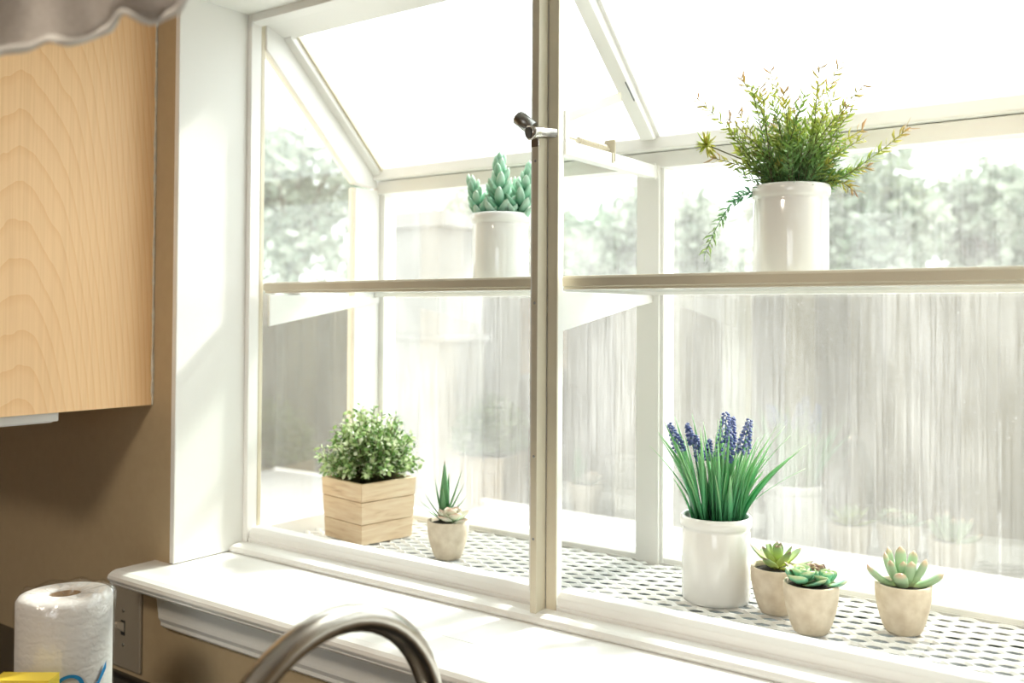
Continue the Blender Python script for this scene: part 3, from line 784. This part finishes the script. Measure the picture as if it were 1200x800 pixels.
# countertop with sink cutout
ct = empty('countertop', (0, 0, 0), label='black stone countertop running along the wall below the window', cat='countertop')
CZ = -.228
mb = MB(); mb.box(-2.6, -.30, -.78, YW - .001, CZ - .04, CZ); mb.box(.36, 2.2, -.78, YW - .001, CZ - .04, CZ); mb.box(-.30, .36, -.78, -.70, CZ - .04, CZ); mb.box(-.30, .36, -.385, YW - .001, CZ - .04, CZ)
mb.build('slab', M['stone'], ct)
base = empty('base_cabinet', (0, 0, ZF), label='maple base cabinets carrying the black countertop', cat='cabinet')
MB().box(-2.595, 2.195, -.74, YW - .002, .10, CZ - .0402 - ZF - .22).build('carcass', M['maple'], base)
MB().box(-2.595, 2.195, -.74, -.72, .10, CZ - .0402 - ZF).build('face', M['maple'], base)
MB().box(-2.595, 2.195, -.68, YW - .002, 0, .10).build('plinth', M['dark'], base)
sk = empty('sink', (0, 0, 0), label='steel sink basin set into the black countertop', cat='sink')
mb = MB(); z0, z1 = CZ - .20, CZ - .0405
mb.box(-.31, .37, -.71, -.375, z0 - .004, z0); mb.box(-.31, -.302, -.71, -.375, z0, z1); mb.box(.362, .37, -.71, -.375, z0, z1); mb.box(-.302, .362, -.71, -.702, z0, z1); mb.box(-.302, .362, -.383, -.375, z0, z1)
mb.build('basin', M['steel'], sk)
mb = MB(); mb.lathe([(0, z0 + .003), (.03, z0 + .003), (.035, z0), (0, z0)], .03, -.53, 24); mb.build('drain', M['dsteel'], sk)

# faucet
FX, FYB, FYS = .08, -.332, -.626
fa = empty('kitchen_faucet', (FX, FYB, CZ), label='brushed steel gooseneck faucet arching in the foreground below the sill', cat='faucet')
rr = (FYB - FYS) / 2; zc = .119 - CZ - rr
pts = [(0, 0, .0), (0, 0, .10), (0, 0, zc * .8), (0, 0, zc)]
for i in range(1, 25):
    a = PI * i / 24
    pts.append((0, -rr + rr * math.cos(a), zc + rr * math.sin(a)))
pts += [(0, -2 * rr, zc - .03)]
mb = MB(); mb.tube(pts, .0138, 32); mb.build('neck', M['steel'], fa)
mb = MB(); mb.tube([(0, -2 * rr, zc - .03), (0, -2 * rr, zc - .034), (0, -2 * rr, zc - .11), (0, -2 * rr, zc - .125)], [.0150, .0160, .0175, .0165], 32); mb.build('spray_head', M['steel'], fa)
mb = MB(); mb.lathe([(0, 0), (.028, 0), (.028, .006), (.022, .010), (.020, .09), (.016, .10), (0, .10)], n=40); mb.build('base', M['steel'], fa)
mb = MB(); mb.tube([(.018, 0, .06), (.045, 0, .065), (.095, -.01, .085)], [.009, .008, .006], 16); mb.build('lever', M['steel'], fa)

# paper towel roll in clear wrap
pr = empty('paper_towel_roll', (-.511, -.417, CZ), label='plastic-wrapped white paper towel roll with blue print standing on the counter', cat='paper towels')
RH = .258; RR_ = .0610
def towel_mat():
    m, nt, out = newmat('quilted_paper'); L = nt.links.new
    p = N(nt, 'ShaderNodeBsdfPrincipled'); p.inputs['Roughness'].default_value = .8; p.inputs['Base Color'].default_value = (.72, .70, .67, 1)
    tc = N(nt, 'ShaderNodeTexCoord')
    n = N(nt, 'ShaderNodeTexWave', wave_type='RINGS', rings_direction='SPHERICAL'); n.inputs['Scale'].default_value = 28; n.inputs['Distortion'].default_value = 6; n.inputs['Detail Scale'].default_value = 3
    L(tc.outputs['Object'], n.inputs['Vector'])
    b = N(nt, 'ShaderNodeBump'); b.inputs['Strength'].default_value = .25; b.inputs['Distance'].default_value = .0012
    L(n.outputs['Fac'], b.inputs['Height']); L(b.outputs[0], p.inputs['Normal']); L(p.outputs[0], out.inputs[0]); return m
mb = MB(); mb.lathe([(.02, .002), (RR_ - .003, 0.002), (RR_, .006), (RR_, RH - .008), (RR_ - .003, RH - .003), (RR_ - .012, RH - .001), (.022, RH - .001), (.0205, RH - .004), (.0205, .004), (.02, .002)], n=64); mb.build('towels', towel_mat(), pr)
mb = MB(); mb.lathe([(.0195, .006), (.0203, .006), (.0203, RH - .004), (.0195, RH - .004), (.0195, .006)], n=40); mb.build('core', simple('cardboard_core', (.35, .24, .14), .8), pr)
def film():
    m, nt, out = newmat('clear_plastic_film'); L = nt.links.new
    tr = N(nt, 'ShaderNodeBsdfTransparent'); gl = N(nt, 'ShaderNodeBsdfGlossy'); gl.inputs['Roughness'].default_value = .16
    tc = N(nt, 'ShaderNodeTexCoord'); n = N(nt, 'ShaderNodeTexNoise'); n.inputs['Scale'].default_value = 42; n.inputs['Detail'].default_value = 5; n.inputs['Distortion'].default_value = 1.2
    L(tc.outputs['Object'], n.inputs['Vector']); b = N(nt, 'ShaderNodeBump'); b.inputs['Strength'].default_value = .5; b.inputs['Distance'].default_value = .004
    L(n.outputs['Fac'], b.inputs['Height']); L(b.outputs[0], gl.inputs['Normal'])
    mx = N(nt, 'ShaderNodeMixShader'); mx.inputs[0].default_value = .16; L(tr.outputs[0], mx.inputs[1]); L(gl.outputs[0], mx.inputs[2]); L(mx.outputs[0], out.inputs[0]); return m
mb = MB(); nseg = 72; rnd = random.Random(9)
prof = [(.063, .001), (.0632, .05), (.0634, .12), (.0632, .2), (.0636, .24), (.0628, .252), (.058, .2605), (.045, .2605), (.03, .2575), (.018, .2535), (.008, .250), (0.0, .249)]
rings = []
for (r_, z_) in prof:
    ring = []
    for k in range(nseg):
        a = 2 * PI * k / nseg
        w = 1 + .010 * math.sin(a * 7 + z_ * 30) + .008 * math.sin(a * 13 + 1 + z_ * 60)
        dz = .0022 * math.sin(a * 9) * (1 if z_ > .25 else 0)
        if z_ > .2 and abs(a - R(40)) < .12 and r_ > .05: w *= 1.05; dz += .005
        ring.append(mb.vert((max(r_, .0005) * max(w, .985) * 1.005, 0, z_ + dz)) if False else mb.vert((max(r_, .0005) * max(w, .99) * math.cos(a), max(r_, .0005) * max(w, .99) * math.sin(a), z_ + dz)))
    rings.append(ring)
for A, B in zip(rings, rings[1:]):
    for k in range(nseg):
        q = (k + 1) % nseg; mb.face((A[k], A[q], B[q], B[k]), True)
mb.build('plastic_wrap', film(), pr)
# blue printed ring and stroke on the wrap
def on_roll(a, z, r=.0642): return V((r * math.cos(a), r * math.sin(a), z))
mb = MB()
ang0 = math.atan2(-1.118 + .417, .75 + .511)          # side that faces the room
cx_, cz_ = ang0 + .10, .146
pr_pts = []
for i in range(61):
    t = 2 * PI * i / 60; pr_pts.append((cx_ + .30 * math.cos(t), cz_ + .019 * math.sin(t)))
prev = None
for (a, z) in pr_pts:
    da = a - cx_; dz = z - cz_
    o_ = mb.vert(on_roll(a, z)); i_ = mb.vert(on_roll(cx_ + da * .72, cz_ + dz * .78))
    if prev: mb.face((prev[0], o_, i_, prev[1]))
    prev = (o_, i_)
prev = None
for i in range(9):
    t = i / 8; a = cx_ + .42 + .42 * t; z = .118 + .045 * t ** .7
    o_ = mb.vert(on_roll(a, z + .003 + .003 * t)); i_ = mb.vert(on_roll(a, z - .004))
    if prev: mb.face((prev[0], o_, i_, prev[1]))
    prev = (o_, i_)
mb.build('blue_print', M['blue'], pr)
yb = empty('yellow_box', (-.455, -.498, CZ), R(36), label='yellow carton standing on the counter in front of the paper towel roll', cat='box')
MB().box(-.036, .036, -.015, .015, 0, .178).build('carton', M['yellow'], yb, bevel=.0015)
MB().box(-.036, .036, -.0145, .0145, .1782, .1795).build('flap', M['yellow'], yb)

# fabric valance, upper left, near the camera
def valance():
    m, nt, out = newmat('grey_linen'); L = nt.links.new
    tc = N(nt, 'ShaderNodeTexCoord'); n = N(nt, 'ShaderNodeTexNoise'); n.inputs['Scale'].default_value = 300
    L(tc.outputs['Object'], n.inputs['Vector'])
    p = N(nt, 'ShaderNodeBsdfPrincipled'); p.inputs['Roughness'].default_value = .9
    L(ramp(nt, n.outputs['Fac'], [(.3, (.50, .46, .42)), (.7, (.62, .58, .54))]), p.inputs['Base Color'])
    t = N(nt, 'ShaderNodeBsdfTranslucent'); t.inputs[0].default_value = (.55, .50, .45, 1)
    mx = N(nt, 'ShaderNodeMixShader'); mx.inputs[0].default_value = .35; L(p.outputs[0], mx.inputs[1]); L(t.outputs[0], mx.inputs[2]); L(mx.outputs[0], out.inputs[0])
    u = V((.81, .586, 0)); w = V((-.586, .81, 0)); o = V((.034, -.776, 0))
    root = empty('fabric_valance', (0, 0, 0), label='gathered grey linen valance hanging at the upper left corner in front of the cabinet', cat='curtain')
    mb = MB(); NU, NV = 90, 36; grid = []
    for i in range(NU + 1):
        s = -.20 + .375 * i / NU
        hem = .599 + .046 * (1 - math.exp(-max(0, s) / .075)) - .03 * (1 - math.exp(-max(0, -s) / .1)) + .0035 * math.sin(s * 95) + .002 * math.sin(s * 210 + 1)
        if s > .13: hem += (s - .13) * .5
        col = []
        for j in range(NV + 1):
            t = j / NV; z = hem + (1.26 - hem) * t ** 1.5
            k = 1 - .5 * t
            off = .016 * math.sin(s * 46 + .8 * t) * (.5 + .5 * t) + .006 * math.sin(s * 120 + 3 * t) + .012 * math.sin(z * 60 + s * 22) * math.exp(-t * 3)
            if j == 0: off += .004
            col.append(mb.vert(o + u * s + w * (off) + V((0, 0, z))))
        grid.append(col)
    for A, B in zip(grid, grid[1:]):
        for j in range(NV): mb.face((A[j], B[j], B[j + 1], A[j + 1]), True)
    c = mb.build('cloth', m, root)
    so = c.modifiers.new('solid', 'SOLIDIFY'); so.thickness = .0015
    hp = []
    for i in range(0, NU + 1):
        a_ = V(mb.v[i * (NV + 1)]); hp.append(a_ + V((0, 0, .001)))
    hm = MB(); n_ = 8
    hm.tube(hp, [.0032 + .0006 * math.sin(i * .9) for i in range(len(hp))], n_)
    hm.build('hem', simple('backlit_hem_paint', (.80, .78, .74), .8), root)  # paler colour stands in for light glowing through the cloth edge
    mb = MB(); mb.tube([o + u * -.23 + V((0, 0, 1.272)), o + u * .20 + V((0, 0, 1.272))], .012, 16); mb.build('rod', M['dsteel'], root)
    for s in (-.21, .18): 
        mb = MB(); q = o + u * s; mb.tube([q + V((0, 0, 1.272)), q + V((0, 0, ZC))], .006, 10); mb.build('rod_bracket', M['dsteel'], root)
valance()

# ------------------------------------------------------------------ outdoors
GZ = -.58
def ground_mat():
    return simple('pale_concrete', (.70, .695, .68), .9, noise=.12, nscale=3, bump=.1)
g = MB().box(-14, 8, .4, 16, GZ - .1, GZ).build('ground', ground_mat()); g['kind'] = 'structure'
mb = MB(); mb.box(-8, -2.0, .022, .4, ZF, GZ); mb.build('foundation', M['jamb']); bpy.data.objects['foundation']['kind'] = 'structure'
f = empty('back_fence', (0, 2.9, GZ), label='weathered wooden board fence seen through the back glass', cat='fence')
mb = MB(); x = -4.2; rnd = random.Random(13)
while x < 3.6:
    mb.box(x, x + .136, 0, .02, .01, 1.10 + rnd.uniform(-.01, .01)); x += .14
mb.build('boards', M['fence'], f)
mb = MB(); mb.box(-4.2, 3.6, .0202, .06, .25, .33); mb.box(-4.2, 3.6, .0202, .06, .8, .88); mb.build('rails', M['fence'], f)
for k in range(4):
    MB().box(-3.3 + k * 2.2, -3.21 + k * 2.2, .0602, .15, 0, 1.02).build('post', M['fence'], f)
f = empty('side_fence', (-3.95, 2.85, GZ), R(90), label='wooden board fence seen through the left side glass', cat='fence')
mb = MB(); x = 0.0
while x > -2.8: x -= .155; mb.box(x, x + .15, 0, .02, .01, 1.12)
mb.build('boards', M['fence_side'], f)
MB().box(-2.8, 0, .0202, .06, .8, .88).build('rails', M['fence_side'], f)
# neighbour's shed
sd = empty('garden_shed', (-2.50, 2.42, GZ), 0, label='pale painted garden shed in front of the fence, between the planter and the mullion', cat='shed')
mw = simple('pale_siding', (.20, .198, .188), .8)
MB().box(-.25, .25, 0, .36, 0, 1.42).build('wall', mw, sd, bevel=.004)
MB().box(-.29, .29, -.012, .37, .86, .885).build('trim_board', mw, sd, bevel=.002)
MB().prism([(-.04, 1.42), (.42, 1.42), (.42, 1.46), (-.04, 1.50)], 'x', -.31, .31).build('roof', mw, sd, bevel=.004)
def tree(loc, h, rad, n, seed, lab, leafL=.07):
    rnd = random.Random(seed)
    r = empty('leafy_tree', loc, label=lab, cat='tree', group='trees beyond the fences')
    t = MB(); t.tube([(0, 0, -.0), (.03, 0, h * .3), (0, .02, h * .62)], [.09, .07, .04], 10)
    L = MB(); cl = []
    for k in range(26):
        d = V((rnd.gauss(0, 1), rnd.gauss(0, 1), rnd.gauss(0, .8))).normalized() * rad * rnd.uniform(.3, .85)
        c = V((0, 0, h * .68)) + d; cl.append(c)
        t.tube([(0, 0.0, h * .40), c * .5 + V((0, 0, h * .28)), c], [.03, .018, .006], 6)
    for k in range(n):
        c = rnd.choice(cl); d = V((rnd.gauss(0, 1), rnd.gauss(0, 1), rnd.gauss(0, 1))).normalized() * rad * .36 * rnd.random() ** .5
        L.leafquad(c + d, (rnd.uniform(-1, 1), rnd.uniform(-1, 1), rnd.uniform(-1, .6)), (rnd.uniform(-1, 1), rnd.uniform(-1, 1), rnd.uniform(-1, 1)), leafL * rnd.uniform(.7, 1.3), leafL * .5)
    t.build('trunk', M['bark'], r); L.build('crown', M['tree_leaf'], r)
tree((-5.6, 4.4, GZ), 3.0, .80, 3800, 31, 'tall leafy tree beyond the side fence, seen through the left side glass', .11)
tree((-7.7, 5.0, GZ), 2.9, .85, 3000, 30, 'leafy tree furthest left beyond the side fence, near the window frame', .12)
for k, (x, y, lab) in enumerate(((-5.5, 7.0, 'leafy tree behind the fence, seen left of the mint green succulent'), (-3.45, 7.0, 'leafy tree behind the fence, seen just right of the mullion'), (-1.65, 7.0, 'leafy tree behind the fence, seen through the feathery herb'), (.15, 7.0, 'leafy tree behind the fence at the right edge of the picture'), (-4.4, 9.2, 'distant leafy tree filling the gap right of the mint green succulent'), (-2.6, 9.2, 'distant leafy tree filling the gap left of the feathery herb'), (-.9, 9.2, 'distant leafy tree filling the gap right of the feathery herb'), (-6.2, 9.2, 'distant leafy tree at the back corner of the fences'))):
    tree((x, y, GZ), 2.3 + (.5 if y > 8 else .05), (.80 if y < 8 else .86), 5200, 40 + k, lab, .14)

cl = empty('ceiling_fill_light', (.1, -1.9, ZC), label='unseen round white fill light added on the ceiling behind the camera', cat='lamp')  # unseen lamp, added as warm fill for the room and upper wall
mb = MB(); mb.lathe([(0, 0), (.24, 0), (.24, -.03), (.225, -.035), (0, -.035)], n=48); mb.build('canopy', M['plastic'], cl)
ml, nt, out = newmat('fill_light_diffuser'); em = N(nt, 'ShaderNodeEmission'); em.inputs[0].default_value = (1, .88, .72, 1); em.inputs[1].default_value = 34; nt.links.new(em.outputs[0], out.inputs[0])
mb = MB(); mb.lathe([(0, -.0655), (.10, -.062), (.18, -.052), (.218, -.0355), (0, -.0355)], n=48); mb.build('diffuser', ml, cl)
w = bpy.data.worlds.new('sky'); S.world = w; w.use_nodes = True
nt = w.node_tree; nt.nodes.clear()
bg = N(nt, 'ShaderNodeBackground'); bg.inputs[0].default_value = (.93, .97, 1.0, 1); bg.inputs[1].default_value = 2.2
o = N(nt, 'ShaderNodeOutputWorld'); nt.links.new(bg.outputs[0], o.inputs[0])
sun = bpy.data.lights.new('sun', 'SUN'); sun.energy = 6.5; sun.angle = R(4); sun.color = (1, .97, .92)
so = bpy.data.objects.new('sun', sun); COL.objects.link(so)
# light travels towards the room: mostly -y, slightly -x, down
d = V((-.22, -1, -.95)).normalized(); so.rotation_euler = d.to_track_quat('-Z', 'Y').to_euler(); so.location = (1, 4, 4)

# ------------------------------------------------------------------ camera
cam = bpy.data.cameras.new('camera'); co = bpy.data.objects.new('camera', cam); COL.objects.link(co)
yaw, pit, rol = .62608, .01755, -.00615
Rz = Matrix.Rotation(yaw, 3, 'Z'); Rx = Matrix.Rotation(pit, 3, 'X'); Ry = Matrix.Rotation(rol, 3, 'Y')
Mx = Rz @ Rx @ Ry
right, fwd, up = Mx.col[0], Mx.col[1], Mx.col[2]
Mc = Matrix((right, up, -fwd)).transposed()
co.matrix_world = Matrix.Translation((.75, -1.118, .414)) @ Mc.to_4x4()
cam.sensor_width = 36; cam.lens = 1109.6 / 1200 * 36
cam.shift_y = -(400 - 348.6) / 1200
cam.clip_start = .02
cam.dof.use_dof = True; cam.dof.focus_distance = 1.36; cam.dof.aperture_fstop = 3.4
S.camera = co
S.view_settings.view_transform = 'Standard'; S.view_settings.look = 'None'; S.view_settings.gamma = 1
S.view_settings.use_curve_mapping = False
S.view_settings.exposure = 0.72
S.cycles.max_bounces = 10; S.cycles.diffuse_bounces = 6; S.cycles.transparent_max_bounces = 24; S.cycles.glossy_bounces = 5
